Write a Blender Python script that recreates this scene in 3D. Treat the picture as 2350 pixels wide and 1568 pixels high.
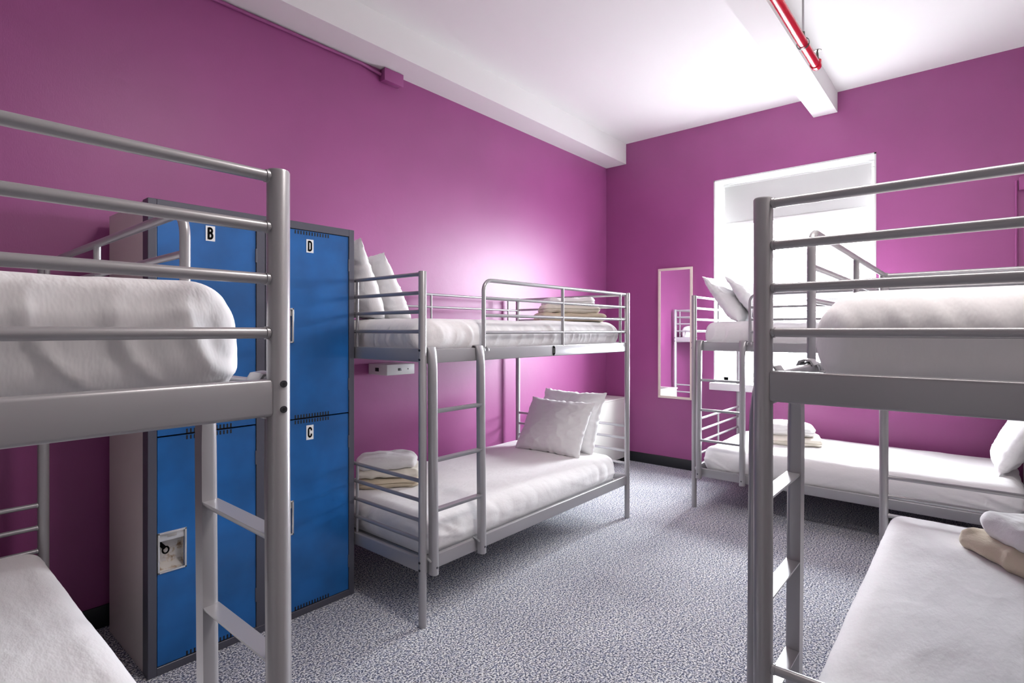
import bpy, bmesh, math, random
from mathutils import Vector, Matrix, noise
random.seed(7)
PI = math.pi
sc = bpy.context.scene
for o in list(bpy.data.objects): bpy.data.objects.remove(o)
C = sc.collection

# ------------------------------------------------------------------ camera
cam_d = bpy.data.cameras.new('camera'); cam = bpy.data.objects.new('camera', cam_d); C.objects.link(cam)
cam.location = (0, 0, 1.3236)
cam.rotation_euler = (PI/2, 0, 0.70367 - PI/2)
cam_d.sensor_fit = 'HORIZONTAL'; cam_d.sensor_width = 36; cam_d.lens = 1256.78/2350*36
cam_d.shift_y = -24.64/2350; cam_d.clip_start = .02
sc.camera = cam

# ------------------------------------------------------------------ room numbers (metres)
XF, YL, XN, YR, ZC = 5.05, 2.98, -1.25, -0.76, 3.242        # far wall, left wall, near wall, right wall, ceiling
WY0, WY1, WZ0, WZ1, WD = 0.5925, 1.847, 0.85, 2.705, 0.27   # window opening and reveal depth

# ------------------------------------------------------------------ world, lights, exposure
w = bpy.data.worlds.new('world'); sc.world = w; w.use_nodes = True
nt_ = w.node_tree; bg = nt_.nodes['Background']; bg.inputs[1].default_value = 112.0
tc_ = nt_.nodes.new('ShaderNodeTexCoord'); sp_ = nt_.nodes.new('ShaderNodeSeparateXYZ'); rp_ = nt_.nodes.new('ShaderNodeValToRGB')
ma_ = nt_.nodes.new('ShaderNodeMath'); ma_.operation = 'MULTIPLY_ADD'; ma_.inputs[1].default_value = .5; ma_.inputs[2].default_value = .5
nt_.links.new(tc_.outputs['Generated'], sp_.inputs[0]); nt_.links.new(sp_.outputs['Z'], ma_.inputs[0]); nt_.links.new(ma_.outputs[0], rp_.inputs['Fac'])
nt_.links.new(rp_.outputs['Color'], bg.inputs[0])
el_ = rp_.color_ramp.elements; el_[0].position = .40; el_[0].color = (.17, .17, .18, 1); el_[1].position = .52; el_[1].color = (.72, .75, .80, 1)
e_ = el_.new(.75); e_.color = (.95, .98, 1.0, 1)
def area(name, loc, rot, sx, sy, power, col=(1, 1, 1), portal=False):
    d = bpy.data.lights.new(name, 'AREA'); d.shape = 'RECTANGLE'; d.size = sx; d.size_y = sy
    d.energy = power; d.color = col
    o = bpy.data.objects.new(name, d); C.objects.link(o); o.location = loc; o.rotation_euler = rot
    if portal: d.cycles.is_portal = True
    return o
area('window_portal', (XF+WD+.09, (WY0+WY1)/2, (WZ0+WZ1)/2), (0, PI/2, 0), WZ1-WZ0, WY1-WY0, 1, portal=True)
area('added_fill_light', (1.5, .20, ZC-.125), (0, 0, 0), .5, 1.1, 36, (1, .94, .91))  # added fill from above the frame, lifts the near bunks
sc.view_settings.view_transform = 'Standard'; sc.view_settings.look = 'None'
sc.view_settings.exposure = 0.0; sc.view_settings.gamma = 1; sc.view_settings.use_curve_mapping = False

# ------------------------------------------------------------------ materials
def mat(name, col=(.8, .8, .8), rough=.5, metal=0, spec=.5):
    m = bpy.data.materials.new(name); m.use_nodes = True
    b = m.node_tree.nodes['Principled BSDF']
    b.inputs['Base Color'].default_value = (*col, 1); b.inputs['Roughness'].default_value = rough
    b.inputs['Metallic'].default_value = metal; b.inputs['Specular IOR Level'].default_value = spec
    return m
def nd(m, t, **kw):
    n = m.node_tree.nodes.new(t)
    for k, v in kw.items(): setattr(n, k, v)
    return n
def lk(m, a, b): m.node_tree.links.new(a, b)
def bs(m): return m.node_tree.nodes['Principled BSDF']
def coords(m, sx=1, sy=1, sz=1):
    tc = nd(m, 'ShaderNodeTexCoord'); mp = nd(m, 'ShaderNodeMapping'); mp.inputs['Scale'].default_value = (sx, sy, sz)
    lk(m, tc.outputs['Object'], mp.inputs['Vector']); return mp.outputs['Vector']
def ntex(m, vec, scale, detail=3, rough=.5):
    n = nd(m, 'ShaderNodeTexNoise'); n.inputs['Scale'].default_value = scale; n.inputs['Detail'].default_value = detail
    n.inputs['Roughness'].default_value = rough; lk(m, vec, n.inputs['Vector']); return n.outputs['Fac']
def ramp(m, fac, stops):
    r = nd(m, 'ShaderNodeValToRGB'); e = r.color_ramp.elements
    while len(e) < len(stops): e.new(.5)
    for i, (p, c) in enumerate(stops): e[i].position = p; e[i].color = (*c, 1)
    lk(m, fac, r.inputs['Fac']); return r.outputs['Color']
def bump(m, h, strength, dist, prev=None):
    b = nd(m, 'ShaderNodeBump'); b.inputs['Strength'].default_value = strength; b.inputs['Distance'].default_value = dist
    lk(m, h, b.inputs['Height'])
    if prev is not None: lk(m, prev, b.inputs['Normal'])
    return b.outputs['Normal']
def speck(m, col, vec, scale, amt, detail=3):
    f = ntex(m, vec, scale, detail)
    lo = tuple(max(0, c*(1-amt)) for c in col); hi = tuple(min(1, c*(1+amt)) for c in col)
    lk(m, ramp(m, f, [(.35, lo), (.65, hi)]), bs(m).inputs['Base Color'])

# purple wall paint: satin, roller stipple
M = {}
PUR = (.30, .064, .218)
m = M['purple'] = mat('purple_paint', PUR, .44, 0, .55)
v = coords(m); speck(m, PUR, v, 1.7, .05)
v2 = coords(m, 1, 1, .35)
lk(m, bump(m, ntex(m, v2, 240, 2), .12, .002, bump(m, ntex(m, v, 9, 3), .12, .01)), bs(m).inputs['Normal'])
m = M['white_paint'] = mat('white_ceiling_paint', (.86, .85, .84), .8, 0, .3)
v = coords(m); lk(m, bump(m, ntex(m, v, 60, 3), .05, .002), bs(m).inputs['Normal'])
m = M['side_paint'] = mat('pale_wall_paint', (.42, .40, .39), .7)
m = M['gloss_white'] = mat('white_gloss_trim', (.84, .84, .83), .35)
m = M['black_rubber'] = mat('black_cove_base', (.012, .014, .018), .5)
# carpet
m = M['carpet'] = mat('speckled_carpet', (.3, .3, .35), 1, 0, .05)
v = coords(m)
f1 = ntex(m, v, 128, 2, .75); f2 = ntex(m, v, 48, 2, .6); f3 = ntex(m, v, 2.2, 2)
c1 = ramp(m, f1, [(.42, (.012, .016, .04)), (.47, (.09, .12, .23)), (.515, (.48, .49, .55)), (.57, (1, 1, .98))])
c2 = ramp(m, f2, [(.4, (.3, .33, .46)), (.52, (.62, .62, .64)), (.62, (.85, .82, .76))])
mx = nd(m, 'ShaderNodeMix', data_type='RGBA'); mx.inputs[0].default_value = .2
lk(m, c1, mx.inputs[6]); lk(m, c2, mx.inputs[7])
mx2 = nd(m, 'ShaderNodeMix', data_type='RGBA', blend_type='MULTIPLY'); mx2.inputs[0].default_value = 1
lk(m, mx.outputs[2], mx2.inputs[6]); lk(m, ramp(m, f3, [(.3, (.82, .82, .84)), (.7, (1, 1, 1))]), mx2.inputs[7])
lk(m, mx2.outputs[2], bs(m).inputs['Base Color'])
lk(m, bump(m, f1, .9, .006), bs(m).inputs['Normal'])
# powder coated bed steel
m = M['steel'] = mat('silver_powder_coat', (.37, .36, .375), .3, .35, .6)
v = coords(m); lk(m, bump(m, ntex(m, v, 500, 2), .05, .0005), bs(m).inputs['Normal'])
M['bolt'] = mat('dark_bolt_steel', (.09, .09, .10), .35, .9)
M['dark'] = mat('dark_recess', (.008, .008, .01), .8)
# bedding
def cloth(name, col, fine=900, fs=.25, wr=.35):
    m = mat(name, col, .92, 0, .15); v = coords(m)
    bs(m).inputs['Sheen Weight'].default_value = .25
    v2 = coords(m, 1, 2.3, 1)
    n1 = bump(m, ntex(m, v2, 7, 4, .6), wr, .02)
    n2 = bump(m, ntex(m, v, 15, 1), wr*.2, .004, n1)
    lk(m, bump(m, ntex(m, v, fine, 1), fs, .0008, n2), bs(m).inputs['Normal'])
    return m
M['sheet'] = cloth('white_cotton_sheet', (.82, .80, .81), fs=.06, wr=.28)
M['pillow'] = cloth('white_pillowcase', (.83, .82, .83), fs=.06, wr=.25)
M['towel_white'] = cloth('white_terry', (.82, .80, .80), 420, .8, .4)
M['towel_cream'] = cloth('cream_terry', (.78, .73, .64), 420, .8, .4)
M['towel_beige'] = cloth('beige_fleece', (.62, .53, .40), 420, .6, .4)
# lockers
BLUE = (.008, .105, .335)
m = M['blue'] = mat('blue_locker_enamel', BLUE, .3, 0, .5)
v = coords(m); speck(m, BLUE, v, 5, .18); lk(m, bump(m, ntex(m, v, 4, 3), .12, .01), bs(m).inputs['Normal'])
M['slate'] = mat('slate_grey_locker_frame', (.085, .085, .11), .38, .2)
M['taupe'] = mat('taupe_locker_side', (.68, .60, .58), .4)
m = M['cup'] = mat('worn_cream_cup', (.62, .58, .53), .4, .3)
v = coords(m); lk(m, ramp(m, ntex(m, v, 38, 4, .7), [(.30, (.2, .1, .05)), (.40, (.5, .42, .33)), (.50, (.66, .63, .60))]), bs(m).inputs['Base Color'])
M['cuprim'] = mat('chrome_rim', (.72, .72, .72), .25, .7)
M['label'] = mat('white_label', (.82, .82, .82), .5)
M['ink'] = mat('black_ink', (.004, .004, .004), .9, 0, .05)
M['red'] = mat('red_pipe_enamel', (.62, .012, .03), .22, 0, .6)
M['zinc'] = mat('zinc_rod', (.45, .45, .46), .3, .8)
M['brass'] = mat('dark_bronze', (.10, .10, .08), .35, .8)
M['cream'] = mat('cream_mirror_frame', (.78, .70, .60), .45)
M['mirror'] = mat('mirror_silver', (.93, .93, .93), .01, 1)
M['cabinet'] = mat('white_cabinet', (.80, .79, .75), .45)
M['plastic'] = mat('white_outlet_plastic', (.72, .72, .72), .4)
M['grey_plastic'] = mat('grey_plastic', (.3, .29, .28), .5)
# glass, blind
def mixmat(name, a, b, fac, cola, colb):
    m = bpy.data.materials.new(name); m.use_nodes = True; nt = m.node_tree; nt.nodes.clear()
    o = nt.nodes.new('ShaderNodeOutputMaterial'); x = nt.nodes.new('ShaderNodeMixShader'); x.inputs[0].default_value = fac
    A = nt.nodes.new(a); B = nt.nodes.new(b); A.inputs[0].default_value = (*cola, 1); B.inputs[0].default_value = (*colb, 1)
    nt.links.new(A.outputs[0], x.inputs[1]); nt.links.new(B.outputs[0], x.inputs[2]); nt.links.new(x.outputs[0], o.inputs[0])
    return m, B
M['glass'], g_ = mixmat('window_glass', 'ShaderNodeBsdfTransparent', 'ShaderNodeBsdfGlossy', .06, (.97, .98, .98), (1, 1, 1)); g_.inputs['Roughness'].default_value = .02
M['blind'], _ = mixmat('roller_blind_fabric', 'ShaderNodeBsdfDiffuse', 'ShaderNodeBsdfTranslucent', .30, (.8, .79, .78), (.035, .034, .033))
M['fill_panel'] = mat('fill_panel_glow', (.9, .9, .9), .5)  # glowing face of the added fill light
bs(M['fill_panel']).inputs['Emission Color'].default_value = (1, .95, .9, 1); bs(M['fill_panel']).inputs['Emission Strength'].default_value = 6

# ------------------------------------------------------------------ mesh helpers
def build(name, bm, m, parent=None, sharp=35, loc=None):
    me = bpy.data.meshes.new(name)
    bmesh.ops.recalc_face_normals(bm, faces=bm.faces)
    bm.to_mesh(me); bm.free()
    for mm in (m if isinstance(m, (list, tuple)) else [m]): me.materials.append(mm)
    for p in me.polygons: p.use_smooth = True
    me.set_sharp_from_angle(angle=math.radians(sharp))
    o = bpy.data.objects.new(name, me); C.objects.link(o)
    if parent: o.parent = parent
    if loc: o.location = loc
    return o
def thing(name, label, cat, loc=(0, 0, 0), rz=0, group=None):
    o = bpy.data.objects.new(name, None); C.objects.link(o); o.empty_display_size = .1
    o.location = loc; o.rotation_euler = (0, 0, rz); return tag(o, label, cat, group)
def tag(o, label, cat, group=None):
    o['label'] = label; o['category'] = cat
    if group: o['group'] = group
    return o
def struct(o): o['kind'] = 'structure'; return o
def box(bm, x0, x1, y0, y1, z0, z1, bev=0, seg=2, mi=0):
    r = bmesh.ops.create_cube(bm, size=1)
    vs = r['verts']
    bmesh.ops.transform(bm, matrix=Matrix.Translation(((x0+x1)/2, (y0+y1)/2, (z0+z1)/2)) @ Matrix.Diagonal((abs(x1-x0), abs(y1-y0), abs(z1-z0), 1)), verts=vs)
    fs = set(f for v_ in vs for f in v_.link_faces)
    for f in fs: f.material_index = mi
    if bev:
        es = set(e for v_ in vs for e in v_.link_edges)
        rr = bmesh.ops.bevel(bm, geom=list(es), offset=bev, segments=seg, affect='EDGES', profile=.5)
        for f in rr['faces']: f.material_index = mi
def B(*a, **k):
    bm = bmesh.new(); box(bm, *a, **k); return bm
def sweep(bm, path, prof, ref=(0, 0, 1), scales=None, cap=True, mi=0):
    """sweep 2-D profile [(a,b)] along path; a along 'side', b along 'ref-ish' normal"""
    P = [Vector(p) for p in path]; rings = []
    n = Vector(ref)
    for i, p in enumerate(P):
        t = (P[min(i+1, len(P)-1)] - P[max(i-1, 0)]).normalized()
        n = (n - t*n.dot(t)).normalized(); s = t.cross(n)
        k = scales[i] if scales else (1, 1)
        rings.append([bm.verts.new(p + s*(a*k[0]) + n*(b*k[1])) for a, b in prof])
    N = len(prof)
    for i in range(len(P)-1):
        for j in range(N):
            f = bm.faces.new((rings[i][j], rings[i][(j+1) % N], rings[i+1][(j+1) % N], rings[i+1][j])); f.material_index = mi
    if cap:
        for rg in (rings[0], rings[-1]):
            f = bm.faces.new(rg); f.material_index = mi
def circ(r, n=16, rb=None):
    rb = rb or r
    return [(r*math.cos(2*PI*i/n), rb*math.sin(2*PI*i/n)) for i in range(n)]
def tube(bm, path, r, n=16, ref=None, mi=0):
    d = Vector(path[1]) - Vector(path[0])
    if ref is None: ref = (0, 0, 1) if abs(d.normalized().z) < .9 else (0, 1, 0)
    sweep(bm, path, circ(r, n), ref, mi=mi)
def T(path, r, n=16):
    bm = bmesh.new(); tube(bm, path, r, n); return bm
def rbox(a, b, c, r, n, disp=None):
    """rounded box half sizes a,b,c; radii r=(rx,ry,rz); n=(nx,ny,nz); disp(p,nrm)->Vector"""
    bm = bmesh.new()
    H = (a, b, c)
    for ax in range(3):
        u, v_ = [i for i in range(3) if i != ax]
        for s in (-1, 1):
            g = []
            for i in range(n[u]+1):
                row = []
                for j in range(n[v_]+1):
                    p = [0, 0, 0]; p[ax] = s*H[ax]
                    p[u] = -H[u] + 2*H[u]*i/n[u]; p[v_] = -H[v_] + 2*H[v_]*j/n[v_]
                    row.append(bm.verts.new(p))
                g.append(row)
            for i in range(n[u]):
                for j in range(n[v_]):
                    bm.faces.new((g[i][j], g[i+1][j], g[i+1][j+1], g[i][j+1]))
    bmesh.ops.remove_doubles(bm, verts=bm.verts, dist=1e-5)
    for v_ in bm.verts:
        p = v_.co.copy(); q = Vector([max(-(H[k]-r[k]), min(H[k]-r[k], p[k])) for k in range(3)])
        d = Vector([(p[k]-q[k])/r[k] for k in range(3)])
        if d.length > 1e-6: d.normalize()
        np_ = q + Vector([d[k]*r[k] for k in range(3)])
        v_.co = np_ + (disp(np_, d) if disp else Vector((0, 0, 0)))
    return bm
def N(x, y, z, s=0): return noise.noise(Vector((x+s*13.7, y-s*7.1, z+s*3.3)))
def glyph(ch):
    """stroke centre lines in a 1 high, .5 wide box, with stroke half width .075"""
    def arc(cx, cy, rx, ry, a0, a1, n=8): return [(cx+rx*math.cos(a0+(a1-a0)*k/n), cy+ry*math.sin(a0+(a1-a0)*k/n)) for k in range(n+1)]
    if ch == 'D': return [[(.075, 0), (.075, 1)], [(.075, .93)] + arc(.22, .73, .2, .2, PI/2, 0) + arc(.22, .27, .2, .2, 0, -PI/2) + [(.075, .07)]]
    if ch == 'B': return [[(.075, 0), (.075, 1)], [(.075, .93)] + arc(.22, .74, .185, .19, PI/2, -PI/2) + [(.075, .53)], [(.075, .55)] + arc(.23, .30, .2, .23, PI/2, -PI/2) + [(.075, .07)]]
    return [[(.42, .66)] + arc(.245, .75, .175, .18, 0, PI) + arc(.245, .25, .175, .18, PI, 2*PI) + [(.42, .36)]]
def ribbon(bm, pts, hw, f):
    n = len(pts); L_, R_ = [], []
    for i, (x, z) in enumerate(pts):
        x0, z0 = pts[max(i-1, 0)]; x1, z1 = pts[min(i+1, n-1)]; d = math.hypot(x1-x0, z1-z0) or 1
        nx, nz = -(z1-z0)/d, (x1-x0)/d
        L_.append(bm.verts.new(f(x+nx*hw, z+nz*hw))); R_.append(bm.verts.new(f(x-nx*hw, z-nz*hw)))
    for i in range(n-1):
        q = bm.faces.new((L_[i], L_[i+1], R_[i+1], R_[i])); q.material_index = 1
def letter(name, ch, x, y, z, w_, h_, lh, parent, wscale=.62, bold=.035):
    """white plate facing -y with a black letter, centre x,z; plate front at y"""
    bm = bmesh.new(); box(bm, x-w_/2, x+w_/2, y, y+.0012, z-h_/2, z+h_/2)
    for i, st_ in enumerate(glyph(ch)):
        ribbon(bm, st_, .098 if wscale > .55 else .14, lambda u, v_: (x+(u-.25)*lh*.84, y-.0005-.0002*i, z+(v_-.5)*lh))
    return build(name, bm, [M['label'], M['ink']], parent)

# ------------------------------------------------------------------ room shell
t_ = .25
struct(build('floor', B(XN-t_, XF+WD+.1, YR-t_, YL+t_, -.1, 0), M['carpet']))
struct(build('ceiling', B(XN-t_, XF+WD+.1, YR-t_, YL+t_, ZC, ZC+.1), M['white_paint']))
struct(build('wall_left', B(XN-t_, XF+WD+.1, YL, YL+t_, 0, ZC), M['purple']))
struct(build('wall_right', B(XN-t_, XF+WD+.1, YR-t_, YR, 0, ZC), M['side_paint']))
struct(build('wall_near', B(XN-t_, XN, YR, YL, 0, ZC), M['side_paint']))
bm = bmesh.new(); X2 = XF+WD+.1
box(bm, XF, X2, YR, WY0, 0, ZC); box(bm, XF, X2, WY1, YL, 0, ZC)
box(bm, XF, X2, WY0, WY1, 0, WZ0-.065); box(bm, XF, X2, WY0, WY1, WZ1, ZC)
struct(build('wall_far', bm, M['purple']))
def base_strip(name, x0, x1, y0, y1):
    struct(build(name, B(x0, x1, y0, y1, 0, .098, bev=.004), M['black_rubber']))
base_strip('baseboard_left', XN, XF, YL-.012, YL)
base_strip('baseboard_far', XF-.012, XF, YR, YL-.012)
base_strip('baseboard_right', XN, XF-.012, YR, YR+.012)
# ceiling beams
struct(build('trim_1', B(XN, XF, 2.747, YL, 3.036, ZC), M['white_paint']))
bm = bmesh.new()
sweep(bm, [(XN, 0, 0), (XF, 0, 0)], [(.853, 3.081), (1.026, 3.081), (1.12, ZC), (.853, ZC)], ref=(0, 0, 1))
for v_ in bm.verts:      # side vector is +-y: force positive
    v_.co.y = abs(v_.co.y)
struct(build('trim_2', bm, M['white_paint']))

# window_1 : lining, casing, sashes, sill
win = struct(bpy.data.objects.new('window_1', None)); C.objects.link(win)
xo = XF+WD
bm = bmesh.new(); e = .012
box(bm, XF-.002, xo+.1, WY1-e, WY1, WZ0, WZ1); box(bm, XF-.002, xo+.1, WY0, WY0+e, WZ0, WZ1); box(bm, XF-.002, xo+.1, WY0, WY1, WZ1-e, WZ1)
build('window_lining', bm, M['gloss_white'], win)
bm = bmesh.new(); f = .05
box(bm, xo-.05, xo+.06, WY1-e-f, WY1-e, WZ0, WZ1-e, bev=.006); box(bm, xo-.05, xo+.06, WY0+e, WY0+e+f, WZ0, WZ1-e, bev=.006)
box(bm, xo-.05, xo+.06, WY0+e, WY1-e, WZ1-e-f, WZ1-e, bev=.006); box(bm, xo-.05, xo+.06, WY0+e, WY1-e, WZ0, WZ0+.04, bev=.006)
build('window_frame', bm, M['gloss_white'], win)
def sash(z0, z1, x):
    y0, y1 = WY0+e+f, WY1-e-f; bm = bmesh.new(); s = .042
    box(bm, x, x+.035, y0, y0+s, z0, z1, bev=.004); box(bm, x, x+.035, y1-s, y1, z0, z1, bev=.004)
    box(bm, x, x+.035, y0+s, y1-s, z0, z0+s, bev=.004); box(bm, x, x+.035, y0+s, y1-s, z1-s, z1, bev=.004)
    so = build('window_sash', bm, M['gloss_white'], win)
    build('glass_pane', B(x+.014, x+.019, y0+s, y1-s, z0+s, z1-s), M['glass'], so)
sash(WZ0+.04, 1.66, xo-.02); sash(1.62, WZ1-e-f, xo+.018)
build('window_sill', B(4.988, xo+.1, WY0-.03, WY1+.022, .785, .85, bev=.006), M['gloss_white'], win)
# roller blind
rb = thing('roller_blind', 'white roller blind pulled a quarter way down the bright window', 'blind', (5.2, 1.22, 2.69))
def rel(bm, o):
    for v_ in bm.verts: v_.co -= o.location
    return bm
build('blind_fabric', rel(B(5.2, 5.2015, .64, 1.80, 2.325, 2.665), rb), M['blind'], rb)
build('hem_bar', rel(B(5.195, 5.207, .64, 1.80, 2.300, 2.325, bev=.004), rb), M['gloss_white'], rb)
build('roller_tube', rel(T([(5.222, .625, 2.665), (5.222, 1.815, 2.665)], .022, 20), rb), M['gloss_white'], rb)

# fill light fixture, added and unseen, to brighten the foreground bunks
cl = thing('added_fill_fixture', 'flat white fill light added on the ceiling, out of view', 'fill light', (1.5, .20, ZC))
build('fill_housing', B(-.3, .3, -.6, .6, -.1, 0, bev=.01), M['gloss_white'], cl)
build('fill_diffuser', B(-.26, .26, -.56, .56, -.112, -.1, bev=.004), M['fill_panel'], cl)

# ------------------------------------------------------------------ bunk beds
L, W_, H = 1.878, 1.005, 1.5915
RP, RR = .0182, .0092
def arc_path(xa, zb, zt, r, xe, y):
    """vertical from zb up, rounded corner, horizontal to xe at zt"""
    p = [(xa, y, zb), (xa, y, zt-r)]
    for k in range(1, 9):
        a = PI/2*k/8; p.append((xa+r-r*math.cos(a), y, zt-r+r*math.sin(a)))
    p.append((xe, y, zt)); return p
def make_bed(sg, label, sticker):
    """local x = length from the ladder end, y*sg = depth behind the front side"""
    root = thing('bunk_bed', label, 'bunk bed', group='silver steel bunk beds')
    Y = lambda y: y*sg
    st = M['steel']
    for (px, py) in ((0, 0), (L, 0), (0, W_), (L, W_)):
        bm = bmesh.new()
        zz = [0, H-.004, H-.001, H]; rr = [1, 1, .9, .55]
        sweep(bm, [(px, Y(py), z) for z in zz], circ(RP, 28), ref=(0, 1, 0), scales=[(k, k) for k in rr])
        po = build('post', bm, st, root)
        s = -1 if px == 0 else 1
        for bz in (() if sg < 0 and px == 0 else (1.236, 1.194, .290, .256)):
            bm = bmesh.new(); xa = px+s*(RP-.001)
            sweep(bm, [(xa, Y(py), bz), (xa+s*.0025, Y(py), bz)], circ(.0058, 14), ref=(0, 0, 1))
            sweep(bm, [(xa+s*.0025, Y(py), bz), (xa+s*.0028, Y(py), bz)], circ(.0028, 6), ref=(0, 0, 1), mi=1)
            build('bolt', bm, [M['bolt'], M['dark']], po)
    for px in (0, L):
        for z in (1.578, 1.494, 1.409, 1.320, .649, .562, .472, .384):
            bm = T([(px, Y(RP*.6), z), (px, Y(W_-RP*.6), z)], RR, 14)
            for e_ in (RP+.001, W_-RP-.001):      # weld collars
                s = 1 if e_ < .5 else -1
                sweep(bm, [(px, Y(e_-.002*s), z), (px, Y(e_+.003*s), z)], circ(RR+.0014, 14), ref=(0, 0, 1))
            build('end_rail', bm, st, root)
        build('end_beam', B(px-.0125, px+.0125, min(Y(RP*.7), Y(W_-RP*.7)), max(Y(RP*.7), Y(W_-RP*.7)), 1.183, 1.244, bev=.006, seg=3), st, root)
        build('end_beam', B(px-.0125, px+.0125, min(Y(RP*.7), Y(W_-RP*.7)), max(Y(RP*.7), Y(W_-RP*.7)), .243, .306, bev=.006, seg=3), st, root)
        build('centre_bar', T([(px, Y(W_/2), 1.243), (px, Y(W_/2), 1.578)], .0075, 12), st, root)
        build('centre_bar', T([(px, Y(W_/2), .305), (px, Y(W_/2), .649)], .0075, 12), st, root)
    for py in (0, W_):
        for z0, z1 in ((1.176, 1.240), (.236, .300)):
            ya, yb = sorted((Y(-.004), Y(.018))) if py == 0 else sorted((Y(W_-.018), Y(W_+.004)))
            bm = bmesh.new(); box(bm, RP*.7, L-RP*.7, ya, yb, z0, z1, bev=.005, seg=3)
            build('side_beam', bm, st, root)
    # slats and ledge that carry the mattress
    for z in (1.214, .274):
        bm = bmesh.new()
        for k in range(15):
            x = .08+k*(L-.16)/14; ya, yb = sorted((Y(.012), Y(W_-.012))); box(bm, x-.014, x+.014, ya, yb, z-.008, z+.004)
        build('slat_base', bm, st, root)
    # front guard rail with rounded corner, rear guard rail
    gy = Y(.004)
    bm = bmesh.new(); tube(bm, arc_path(.402, 1.238, 1.580, .055, L-.012, gy), .0105, 14)
    g = build('guard_rail', bm, st, root)
    for z in (1.489, 1.402, 1.315): build('guard_bar', T([(.402, gy, z), (L-.012, gy, z)], .0085, 12), st, g)
    for x in (1.092, 1.787): build('guard_upright', T([(x, gy, 1.236), (x, gy, 1.580)], .0095, 12), st, g)
    bm = bmesh.new(); ya, yb = sorted((gy-.018, gy+.018)); 
    for k in range(2):
        sweep(bm, [(.402-.014+.028*k, gy+.0205*math.cos(a), 1.222+.0225*math.sin(a)) for a in [PI*j/10 for j in range(11)]], circ(.003, 8, .006), ref=(1, 0, 0))
    build('guard_clamp', bm, M['zinc'], g)
    ry = Y(W_-.004)
    bm = bmesh.new(); tube(bm, [(.1, ry, 1.236), (.1, ry, 1.574), (L-.1, ry, 1.574), (L-.1, ry, 1.236)], .009, 12)
    g = build('guard_rail', T([(.012, ry, 1.576), (L-.012, ry, 1.576)], .009, 12), st, root)
    bm.free()
    for z in (1.489, 1.315): build('guard_bar', T([(.012, ry, z), (L-.012, ry, z)], .008, 12), st, g)
    for x in (.1, .93, 1.749): build('guard_upright', T([(x, ry, 1.236), (x, ry, 1.576)], .008, 12), st, g)
    # ladder: half-round stiles hooked over the upper beam, flat topped rungs
    prof = [(-.0185, .017), (-.0185, -.004), (-.0165, -.010), (-.0115, -.0155), (-.004, -.018), (.004, -.018), (.0115, -.0155), (.0165, -.010), (.0185, -.004), (.0185, .017)]
    for x in (.044, .357):
        path = [(x, Y(-.030), .228), (x, Y(-.026), .6), (x, Y(-.0225), 1.08), (x, Y(-.0222), 1.15), (x, Y(-.020), 1.195), (x, Y(-.017), 1.225), (x, Y(-.010), 1.2475), (x, Y(.002), 1.2515), (x, Y(.016), 1.250), (x, Y(.0235), 1.238)]
        ks = [(1, 1)]*3 + [(1.04, .92), (1.14, .7), (1.24, .45), (1.32, .26), (1.36, .2), (1.36, .2), (1.3, .2)]
        bm = bmesh.new(); sweep(bm, path, prof, ref=(0, sg*1.0, 0), scales=ks)
        so = build('ladder_stile', bm, st, root)
        bm = bmesh.new(); sweep(bm, [(x-.018, Y(-.028), .288), (x-.027, Y(-.018), .302), (x-.027, Y(.006), .305)], circ(.005, 10), ref=(0, 0, 1))
        build('stile_hook', bm, M['zinc'], so)
        bm = bmesh.new(); sweep(bm, [(x, Y(-.0475), .262), (x, Y(-.0492), .262)], circ(.005, 12), ref=(0, 0, 1))
        build('bolt', bm, M['bolt'], so)
    rp = [(-.0165, .007), (-.0155, .001), (-.006, -.010), (.006, -.010), (.0155, .001), (.0165, .007)]
    for z in (.960, .739, .514):
        yy = Y(-.0235-.006*(1-z))
        bm = bmesh.new(); sweep(bm, [(.056, yy, z), (.345, yy, z)], rp, ref=(0, 0, 1)); build('ladder_rung', bm, st, root)
    if sticker:
        letter('letter_label', 'D', .990, -.0056, 1.208, .025, .052, .050, root, wscale=.5, bold=.05)
    return root
def kids(o): return [c for c in bpy.data.objects if c.parent == o]
def dup(o, parent=None, skip=()):
    c = o.copy(); C.objects.link(c); c.parent = parent
    for ch in kids(o):
        if ch.name.split('.')[0] in skip: continue
        dup(ch, c, skip)
    return c
bed_mid = make_bed(1, 'silver bunk bed along the purple wall in the middle, beside the blue lockers', True)
bed_mid.location = (1.608, 1.889, 0)
bed_l = dup(bed_mid, skip=('letter_label',)); bed_l.location = (.4445, .8888, 0); bed_l.rotation_euler = (0, 0, PI/2)
bed_l['label'] = 'silver bunk bed in the left foreground, its end rails crossing in front of the lockers'
bed_w = dup(bed_mid, skip=('letter_label',)); bed_w.location = (4.028, 1.621, 0); bed_w.rotation_euler = (0, 0, -PI/2)
bed_w['label'] = 'silver bunk bed standing under the window against the far wall'
bed_r = make_bed(-1, 'dark-looking backlit steel bunk bed in the right foreground', False); bed_r.location = (1.169, .328, 0)

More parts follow.
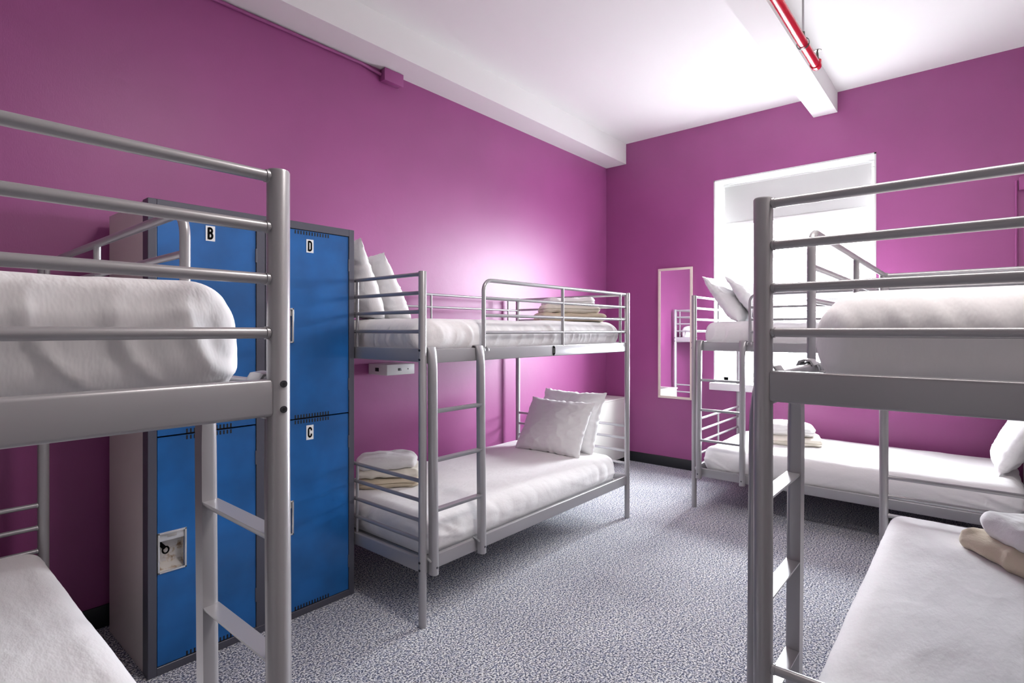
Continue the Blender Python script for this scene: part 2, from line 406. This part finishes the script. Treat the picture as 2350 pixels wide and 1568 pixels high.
# ------------------------------------------------------------------ mattresses in white sheets
def mattress(label, bed, x0, x1, y0, y1, z0, z1, seed, fold=1.0, sg=1, rx=.085, rz=.09, long=False):
    a, b, c = (x1-x0)/2, (y1-y0)/2, (z1-z0)/2
    def disp(p, n):
        side = 1-abs(n.z)**1.5; top = max(0, n.z)
        u = p.x + p.y*1.07
        endk = max(0, (abs(p.x)/a-.55)/.45) + max(0, .5-abs(abs(p.x)/a-.5))*.4
        f = (abs(N(u*9, p.z*2.2, seed))*1.6-.45)*.008*side*fold*(.35+endk)
        w_ = N(p.x*1.7, p.y*2, seed+21)*9
        if long: rg = max(0, 1-abs(N(u*2.2, p.z*13+u*2.5+w_*.3, seed+4))*4.2)*1.1
        else: rg = max(0, 1-abs(N(u*10+p.z*w_, p.z*1.2, seed+4))*4.2)
        f += rg**1.6*.0075*side*fold*(.25+endk)*(.35+.65*min(1, (c-p.z)/c))
        f += N(p.x*2.3, p.y*2.3, seed)*.010*top
        rid = 1-abs(N(p.x*2.1+p.y*1.4, p.y*5.2-p.x*.8, seed+9))*3.2
        f += max(0, rid)**3*.0014*top
        f += N(p.x*7, p.y*11, seed+2)*.0022*top
        d = Vector(n)*f
        # the sides stay full down to the frame
        h = math.hypot(n.x, n.y)
        if n.z < 0 and h > .12: d.x += n.x/h*rx*(1-h)*.6; d.y += n.y/h*rx*(1-h)*.6
        return d
    bm = rbox(a, b, c, (rx, rx, min(rz, c*.95)), (230, 100, 18), disp)
    for v_ in bm.verts:
        v_.co += Vector(((x0+x1)/2, (y0+y1)/2, c))
        v_.co.y *= sg
    o = build('mattress', bm, M['sheet'], sharp=80)
    o.location = bed.location + Vector((0, 0, z0)); o.rotation_euler = bed.rotation_euler
    return tag(o, label, 'mattress', 'white-sheeted bunk mattresses')
mattress('white sheeted mattress on the top bunk in the left foreground', bed_l, .040, 1.83, .020, .97, 1.220, 1.409, 1, 1.3)
mattress('white sheeted mattress on the bottom bunk in the left foreground corner', bed_l, .045, 1.83, .018, .97, .280, .506, 2, .4, rx=.07, rz=.05, long=True)
mattress('white sheeted mattress on the top bunk of the middle bed', bed_mid, .040, 1.835, .030, .97, 1.220, 1.384, 3, 2.0)
mattress('white sheeted mattress on the bottom bunk of the middle bed', bed_mid, .04, 1.80, .020, .97, .280, .458, 4, 1.1, long=True)
mattress('white sheeted mattress on the top bunk under the window', bed_w, .05, 1.83, .025, .97, 1.220, 1.392, 5, .8)
mattress('white sheeted mattress on the bottom bunk under the window', bed_w, .045, 1.83, .018, .97, .280, .462, 6, .9, long=True)
mattress('white sheeted mattress on the top bunk in the right foreground', bed_r, .040, 1.83, .075, .97, 1.220, 1.402, 7, .9, -1)
mattress('white sheeted mattress on the bottom bunk in the right foreground', bed_r, .045, 1.83, .030, .97, .280, .508, 8, .4, -1, rx=.06, rz=.05, long=True)

# ------------------------------------------------------------------ pillows
def pillow(label, loc, yaw, lean, w_, h_, t, seed, grp, roll=0):
    bm = bmesh.new(); nu, nv = 56, 44
    def P(i, j, s):
        u, v_ = -1+2*i/nu, -1+2*j/nv
        e_ = max(0, (1-abs(u)**2.6)*(1-abs(v_)**2.6))**.52
        x = u*w_/2*(1-.055*(1-v_*v_)) ; z = v_*h_/2*(1-.065*(1-u*u))
        k = t/2*e_*(1+.22*N(u*1.6, v_*1.6, seed)-.22*v_)
        wr = N(u*4+v_*3, v_*9-u*2, seed+3)*.004 + max(0, 1-abs(N(u*2.6-v_, v_*2.8+u*1.6, seed+7))*4)**2*.006
        edge = 1-min(1, e_*1.2)
        x += edge*N(v_*9, seed, 1)*.008; z += edge*N(u*9, seed, 5)*.009
        y = s*(k+wr*min(1, e_*2)) + edge*N(u*3, v_*3, seed+1)*.012
        return (x, y, z + h_/2)
    f_ = [[bm.verts.new(P(i, j, -1)) for j in range(nv+1)] for i in range(nu+1)]
    b_ = [[bm.verts.new(P(i, j, 1)) if 0 < i < nu and 0 < j < nv else f_[i][j] for j in range(nv+1)] for i in range(nu+1)]
    for i in range(nu):
        for j in range(nv):
            for g, fl in ((f_, 0), (b_, 1)):
                q = (g[i][j], g[i+1][j], g[i+1][j+1], g[i][j+1])
                try: bm.faces.new(q if not fl else q[::-1])
                except ValueError: pass
    o = build('pillow', bm, M['pillow'], sharp=70)
    o.location = loc; o.rotation_euler = (lean, roll, yaw)
    return tag(o, label, 'pillow', grp)
D = math.radians
# middle bed, top bunk: leaning on the near end rails
pillow('white pillow leaning on the end rails beside the locker, top middle bunk', (1.79, 2.655, 1.385), PI/2, D(-20), .50, .44, .15, 1, 'pillows leaning on the top middle bunk')
pillow('white pillow in front of another on the top middle bunk, tip lower', (1.965, 2.655, 1.385), PI/2, D(-27), .50, .40, .15, 2, 'pillows leaning on the top middle bunk')
# middle bed, bottom bunk: leaning on the far end rails
pillow('white pillow in front, leaning on another on the bottom middle bunk', (3.105, 2.325, .455), -PI/2+D(0), D(-30), .56, .42, .13, 3, 'pillows on the bottom middle bunk')
pillow('white pillow behind the front one on the bottom middle bunk', (3.27, 2.31, .455), -PI/2, D(-24), .55, .46, .14, 4, 'pillows on the bottom middle bunk')
# window bed
pillow('white pillow leaning back over the end rail of the top window bunk', (4.41, 1.33, 1.39), 0, D(-38), .56, .44, .14, 5, 'pillows on the top window bunk')
pillow('white pillow against the bright window, in front on the top window bunk', (4.41, 1.16, 1.39), 0, D(-38), .56, .44, .14, 6, 'pillows on the top window bunk')
pillow('white pillow at the right picture edge on the bottom window bunk', (4.62, -.10, .46), PI, D(-25), .56, .44, .15, 7, 'pillows on the bottom window bunk')

# ------------------------------------------------------------------ folded towels and blankets
def towel(label, loc, yaw, w_, d_, h_, layers, m, seed, grp, cat='towel', sag=0):
    a, b, c = w_/2, d_/2, h_/2
    def disp(p, n):
        side = 1-abs(n.z)
        tt = (p.z/c+1)/2*layers; g = abs(tt-round(tt)) if 0 < round(tt) < layers else 1
        groove = -max(0, 1-g*7)*.009*side if p.y < b*.3 or abs(p.x) > a*.8 else 0
        f = groove + N(p.x*9, p.y*9, p.z*20+seed)*.007 + N(p.x*24, p.y*24, seed+p.z*40)*.0035
        f += max(0, 1-abs(N(p.x*5+p.y*4, p.y*6, seed+5))*4)**2*.008
        d = Vector(n)*f
        d.z += N(p.x*3.2, p.y*3.2, seed)*.010*(p.z/c+1)/2 - sag*(p.x/a)**2*(p.z/c+1)/2
        return d
    bm = rbox(a, b, c, (min(a*.45, c*1.25), min(b*.5, c*1.4), c*.96), (54, 40, 14), disp)
    for v_ in bm.verts: v_.co.z += c
    o = build('folded_towel' if cat == 'towel' else 'folded_blanket', bm, m, sharp=80)
    o.location = loc; o.rotation_euler = (0, 0, yaw)
    return tag(o, label, cat, grp)
# top middle bunk
x, y, a = 3.21, 2.19, D(-42); g = 'folded linen on the top middle bunk'
towel('folded beige blanket under the towels on the top middle bunk', (x, y, 1.384), a, .47, .30, .062, 2, M['towel_beige'], 1, g, 'blanket')
towel('folded cream towel, middle of the stack on the top middle bunk', (x, y+.01, 1.444), a, .40, .28, .052, 2, M['towel_cream'], 2, g)
towel('folded white towel, topmost of the stack on the top middle bunk', (x-.01, y+.01, 1.494), a, .33, .26, .056, 2, M['towel_white'], 3, g)
# bottom middle bunk
x, y, a = 1.93, 2.56, D(-38); g = 'folded linen on the bottom middle bunk'
towel('folded beige blanket under the towels on the bottom middle bunk', (x, y, .457), a, .35, .28, .058, 2, M['towel_beige'], 4, g, 'blanket')
towel('folded cream towel, middle of the stack on the bottom middle bunk', (x, y, .512), a, .345, .27, .042, 1, M['towel_cream'], 5, g)
towel('folded white towel, topmost of the stack on the bottom middle bunk', (x-.005, y+.005, .552), a, .33, .26, .072, 1, M['towel_white'], 6, g, sag=.01)
# bottom window bunk
x, y, a = 4.62, 1.10, D(-75); g = 'folded linen on the bottom window bunk'
towel('folded cream blanket under a towel on the bottom window bunk', (x, y, .46), a, .42, .32, .065, 2, M['towel_cream'], 7, g, 'blanket')
towel('folded white towel, topmost on the bottom window bunk', (x+.02, y+.03, .523), a, .38, .30, .095, 2, M['towel_white'], 8, g, sag=.03)
# bottom right foreground bunk
x, y, a = 2.556, -.271, D(216.6); g = 'folded linen on the bottom right foreground bunk'
towel('folded beige blanket under a towel at the right picture edge', (x, y, .506), a, .60, .40, .072, 1, M['towel_beige'], 9, g, 'blanket')
towel('folded white towel on a beige blanket at the right picture edge', (x-.01, y-.02, .574), a, .52, .36, .088, 1, M['towel_white'], 10, g)

# ------------------------------------------------------------------ lockers
lk0 = thing('locker_cabinet', 'blue four-door metal locker cabinet with slate grey frame against the purple wall', 'locker', (.688, 2.39, 0))
Xa, Xb, Xm, Dp, Ht = 0, .901, .449, .515, 1.829
bm = bmesh.new()
box(bm, .002, Xb-.002, .06, Dp, .004, Ht-.004, mi=0)
build('locker_body', bm, M['taupe'], lk0)
bm = bmesh.new()
def fr(x0, x1, z0, z1, y0=0, y1=.061): box(bm, x0, x1, y0, y1, z0, z1, bev=.0015, seg=1)
fr(0, .030, 0, Ht); fr(.410, Xm-.001, .031, Ht-.035); fr(Xm+.001, .477, .031, Ht-.035); fr(.871, Xb, 0, Ht)
fr(.030, .871, Ht-.035, Ht); fr(.030, .871, 0, .031)
build('locker_frame', bm, M['slate'], lk0)
build('locker_recess', B(.030, .871, .054, .0605, .031, Ht-.035), M['dark'], lk0)
def locker_door(x0, x1, z0, z1, ch, label):
    bm = bmesh.new(); g = .003
    cx0, cx1 = x0+.003, x0+.104
    cz0, cz1 = (.388, .545) if z0 < .5 else (1.268, 1.427)
    # door sheet around the cup opening
    ya, yb = .004, .022
    X0, X1, Z0, Z1 = x0+g, x1-g, z0+g, z1-g
    box(bm, X0, X1, ya, yb, Z0, cz0+.004); box(bm, X0, X1, ya, yb, cz1-.004, Z1)
    box(bm, cx1-.004, X1, ya, yb, cz0+.004, cz1-.004)
    d = build('locker_door', bm, M['blue'], lk0); 
    # rolled edge
    bm = bmesh.new()
    box(bm, X0, X1, ya-.001, ya+.003, Z1-.0025, Z1); box(bm, X1-.0025, X1, ya-.001, ya+.003, Z0, Z1)
    build('door_edge', bm, M['blue'], d)
    # vents: row of narrow slots at the top and bottom edges
    xc = (x0+x1)/2
    for za, zb, zc_ in ((Z1-.019, Z1+.001, Z1), (Z0-.001, Z0+.017, Z0)):
        bm = bmesh.new()
        for k in range(13):
            x = xc-.084+.014*k; box(bm, x-.0032, x+.0032, ya-.0006, ya+.002, za, zb)
        box(bm, xc-.0872, xc+.0872, ya-.0006, ya+.002, zc_-.0012, zc_+.0012)
        build('vent_slots', bm, M['dark'], d)
    # recessed handle cup
    bm = bmesh.new(); yd = .05; t = .003
    box(bm, cx0, cx1, yd, yd+t, cz0, cz1); box(bm, cx0, cx0+t, ya, yd, cz0, cz1); box(bm, cx1-t, cx1, ya, yd, cz0, cz1)
    sweep(bm, [(cx0+t, 0, 0), (cx1-t, 0, 0)], [(-.006, cz0), (-.05, cz0+.028), (-.05, cz0+.024), (-.006, cz0-.001)], ref=(0, 0, 1))
    for v_ in bm.verts: v_.co.y = abs(v_.co.y)
    box(bm, cx0, cx1, ya, yd, cz1-t, cz1)
    cup = build('handle_cup', bm, M['cup'], d)
    bm = bmesh.new(); r = .007
    for q in ((cx0, cx1, cz1-r, cz1), (cx0, cx1, cz0, cz0+r), (cx0, cx0+r, cz0, cz1), (cx1-r, cx1, cz0, cz1)): box(bm, q[0], q[1], -.001, ya+.001, q[2], q[3], bev=.0012, seg=2)
    build('handle_rim', bm, M['cuprim'], d)
    bm = bmesh.new(); box(bm, cx0+r, cx1-r, .006, .012, cz1-.036, cz1-r, bev=.0015)
    box(bm, cx0+.035, cx0+.067, .0052, .0058, cz1-.024, cz1-.014, bev=.0002, mi=1)
    build('latch_plate', bm, [M['cuprim'], M['grey_plastic']], d)
    for hz in (Z0+.14, Z1-.14) if True else ():
        build('hinge', T([(X1+.002, ya-.001, hz-.03), (X1+.002, ya-.001, hz+.03)], .004, 10), M['slate'], d)
    if ch:
        zc = Z1-.069 if z0 > .5 else Z1-.066
        letter('letter_label', ch, xc-.012 if ch != 'B' else xc+.003, ya-.0014, zc, .036, .062 if ch != 'C' else .068, .048, d)
    return d
locker_door(.030, .410, .9145, Ht-.035, 'B', None)
dl = locker_door(.030, .410, .031, .9145, None, None)
locker_door(.477, .871, .9145, Ht-.035, 'D', None)
locker_door(.477, .871, .031, .9145, 'C', None)
bm = bmesh.new()
tube(bm, [(.046, .049, .500), (.046, .030, .500)], .009, 12)
tube(bm, [(.046, .036, .499), (.066, .030, .474)], .0075, 10)
tube(bm, [(.069+.011*math.cos(a_), .030, .466+.013*math.sin(a_)) for a_ in [2*PI*k/14 for k in range(15)]], .003, 8)
build('lock_key', bm, M['ink'], dl)

# ------------------------------------------------------------------ mirror
mr = thing('wall_mirror', 'tall narrow mirror with thin cream frame on the far purple wall', 'mirror', (XF, 2.216, .668))
bm = bmesh.new(); hw, hh, fw = .172, 1.262, .022
for q in ((-hw, hw, 0, fw), (-hw, hw, hh-fw, hh), (-hw, -hw+fw, fw, hh-fw), (hw-fw, hw, fw, hh-fw)): box(bm, -.020, -.0005, q[0], q[1], q[2], q[3], bev=.002)
build('mirror_frame', bm, M['cream'], mr)
build('mirror_glass', B(-.012, -.008, -hw+fw, hw-fw, fw, hh-fw), M['mirror'], mr)

# ------------------------------------------------------------------ white cabinet in the corner
cb = thing('low_cabinet', 'low white cabinet in the corner beyond the middle bunk', 'cabinet', (4.4, 2.83, 0))
bm = bmesh.new(); box(bm, -.55, .60, -.115, .13, .045, .635, bev=.003); build('cabinet_body', bm, M['cabinet'], cb)
build('cabinet_top', B(-.56, .61, -.122, .133, .635, .650, bev=.003), M['cabinet'], cb)
build('top_grille', B(-.45, -.02, -.05, .05, .6495, .652), M['grey_plastic'], cb)
for fx in (-.52, .575):
    for fy in (-.09, .10): build('cabinet_foot', B(fx-.02, fx+.02, fy-.02, fy+.02, 0, .046), M['dark'], cb)

# ------------------------------------------------------------------ power box under the middle top bunk
pb = thing('power_box', 'small white power outlet box on the wall under the middle top bunk', 'outlet box', (2.085, 2.98, 1.045))
build('box_shell', B(0, .218, -.196, -.001, 0, .067, bev=.004), M['plastic'], pb)
build('side_socket', B(-.0015, .004, -.112, -.075, .022, .045, bev=.0005), M['dark'], pb)
bm = bmesh.new(); box(bm, .085, .112, -.1975, -.194, .026, .042, bev=.0005, mi=0); build('front_socket', bm, M['bolt'], pb)
build('indicator', B(.160, .167, -.1975, -.194, .031, .038), M['bolt'], pb)

# ------------------------------------------------------------------ painted conduits
jb = thing('junction_box', 'small purple-painted junction box under the ceiling beam', 'junction box', (2.245, 2.98, 2.99))
build('box_body', B(-.072, .072, -.055, -.001, -.036, .040, bev=.003), M['purple'], jb)
build('box_cover', B(-.076, .076, -.060, -.055, -.039, .042, bev=.0015), M['purple'], jb)
c_ = build('conduit', T([(XN+.02, 2.969, 3.017), (2.02, 2.969, 3.017), (2.10, 2.966, 3.005), (2.17, 2.962, 2.995)], .0095, 12), M['purple'])
tag(c_, 'thin purple-painted conduit running along the beam to the junction box', 'conduit')
c_ = build('conduit', T([(XF-.009, -.205, .10), (XF-.009, -.205, 2.34)], .0075, 12), M['purple'])
tag(c_, 'thin purple-painted vertical conduit on the far wall at the right edge', 'conduit')
c_ = build('wall_sensor', B(XF-.04, XF-.001, -.262, -.219, 2.27, 2.36, bev=.006), M['purple'])
tag(c_, 'small purple-painted box beside the vertical conduit at the right edge', 'box')

# ------------------------------------------------------------------ red sprinkler pipe
sp = thing('sprinkler_pipe', 'glossy red sprinkler pipe hanging below the white ceiling', 'pipe', (3.47, .685, 2.81))
build('pipe_run', T([(XN-3.47+.02, 0, 0), (-.045, 0, 0)], .0235, 24), M['red'], sp)
bm = bmesh.new(); pth = [(-.06, 0, 0), (-.03, 0, 0)] + [(-.03+.03*math.sin(a_), 0, .03-.03*math.cos(a_)) for a_ in [PI/2*k/6 for k in range(1, 7)]] + [(0, 0, .04)]
sweep(bm, pth, circ(.028, 24), ref=(0, 1, 0), scales=[(1, 1)]*2+[(1-.04*k, 1-.04*k) for k in range(1, 7)]+[(.72, .72)])
build('pipe_elbow', bm, M['red'], sp)
bm = bmesh.new()
tube(bm, [(0, 0, .038), (0, 0, .052)], .009, 12)
for s in (-1, 1): tube(bm, [(s*.006, 0, .05), (s*.018, 0, .060), (s*.020, 0, .074), (s*.012, 0, .088), (0, 0, .093)], .0022, 8)
tube(bm, [(0, 0, .05), (0, 0, .093)], .003, 8)
sweep(bm, [(0, 0, .093), (0, 0, .096)], [(p_[0]*(1 if k % 2 else .72), p_[1]*(1 if k % 2 else .72)) for k, p_ in enumerate(circ(.021, 20))], ref=(0, 1, 0))
build('sprinkler_head', bm, M['brass'], sp)
hg = thing('pipe_hanger', 'thin steel rod and ring hanging the red pipe from the ceiling', 'hanger', (3.135, .685, 2.81))
build('hanger_rod', T([(0, 0, .055), (0, 0, ZC-2.81)], .0052, 12), M['zinc'], hg)
bm = bmesh.new()
sweep(bm, [(0, .029*math.sin(a_), .029*math.cos(a_)+(.022 if abs(a_) < .3 or abs(a_-2*PI) < .3 else 0)) for a_ in [2*PI*k/32 for k in range(33)]], [(-.006, -.0012), (.006, -.0012), (.006, .0012), (-.006, .0012)], ref=(0, 0, 1))
build('hanger_ring', bm, M['brass'], hg)
build('rod_nut', T([(0, 0, .046), (0, 0, .060)], .009, 6), M['brass'], hg)
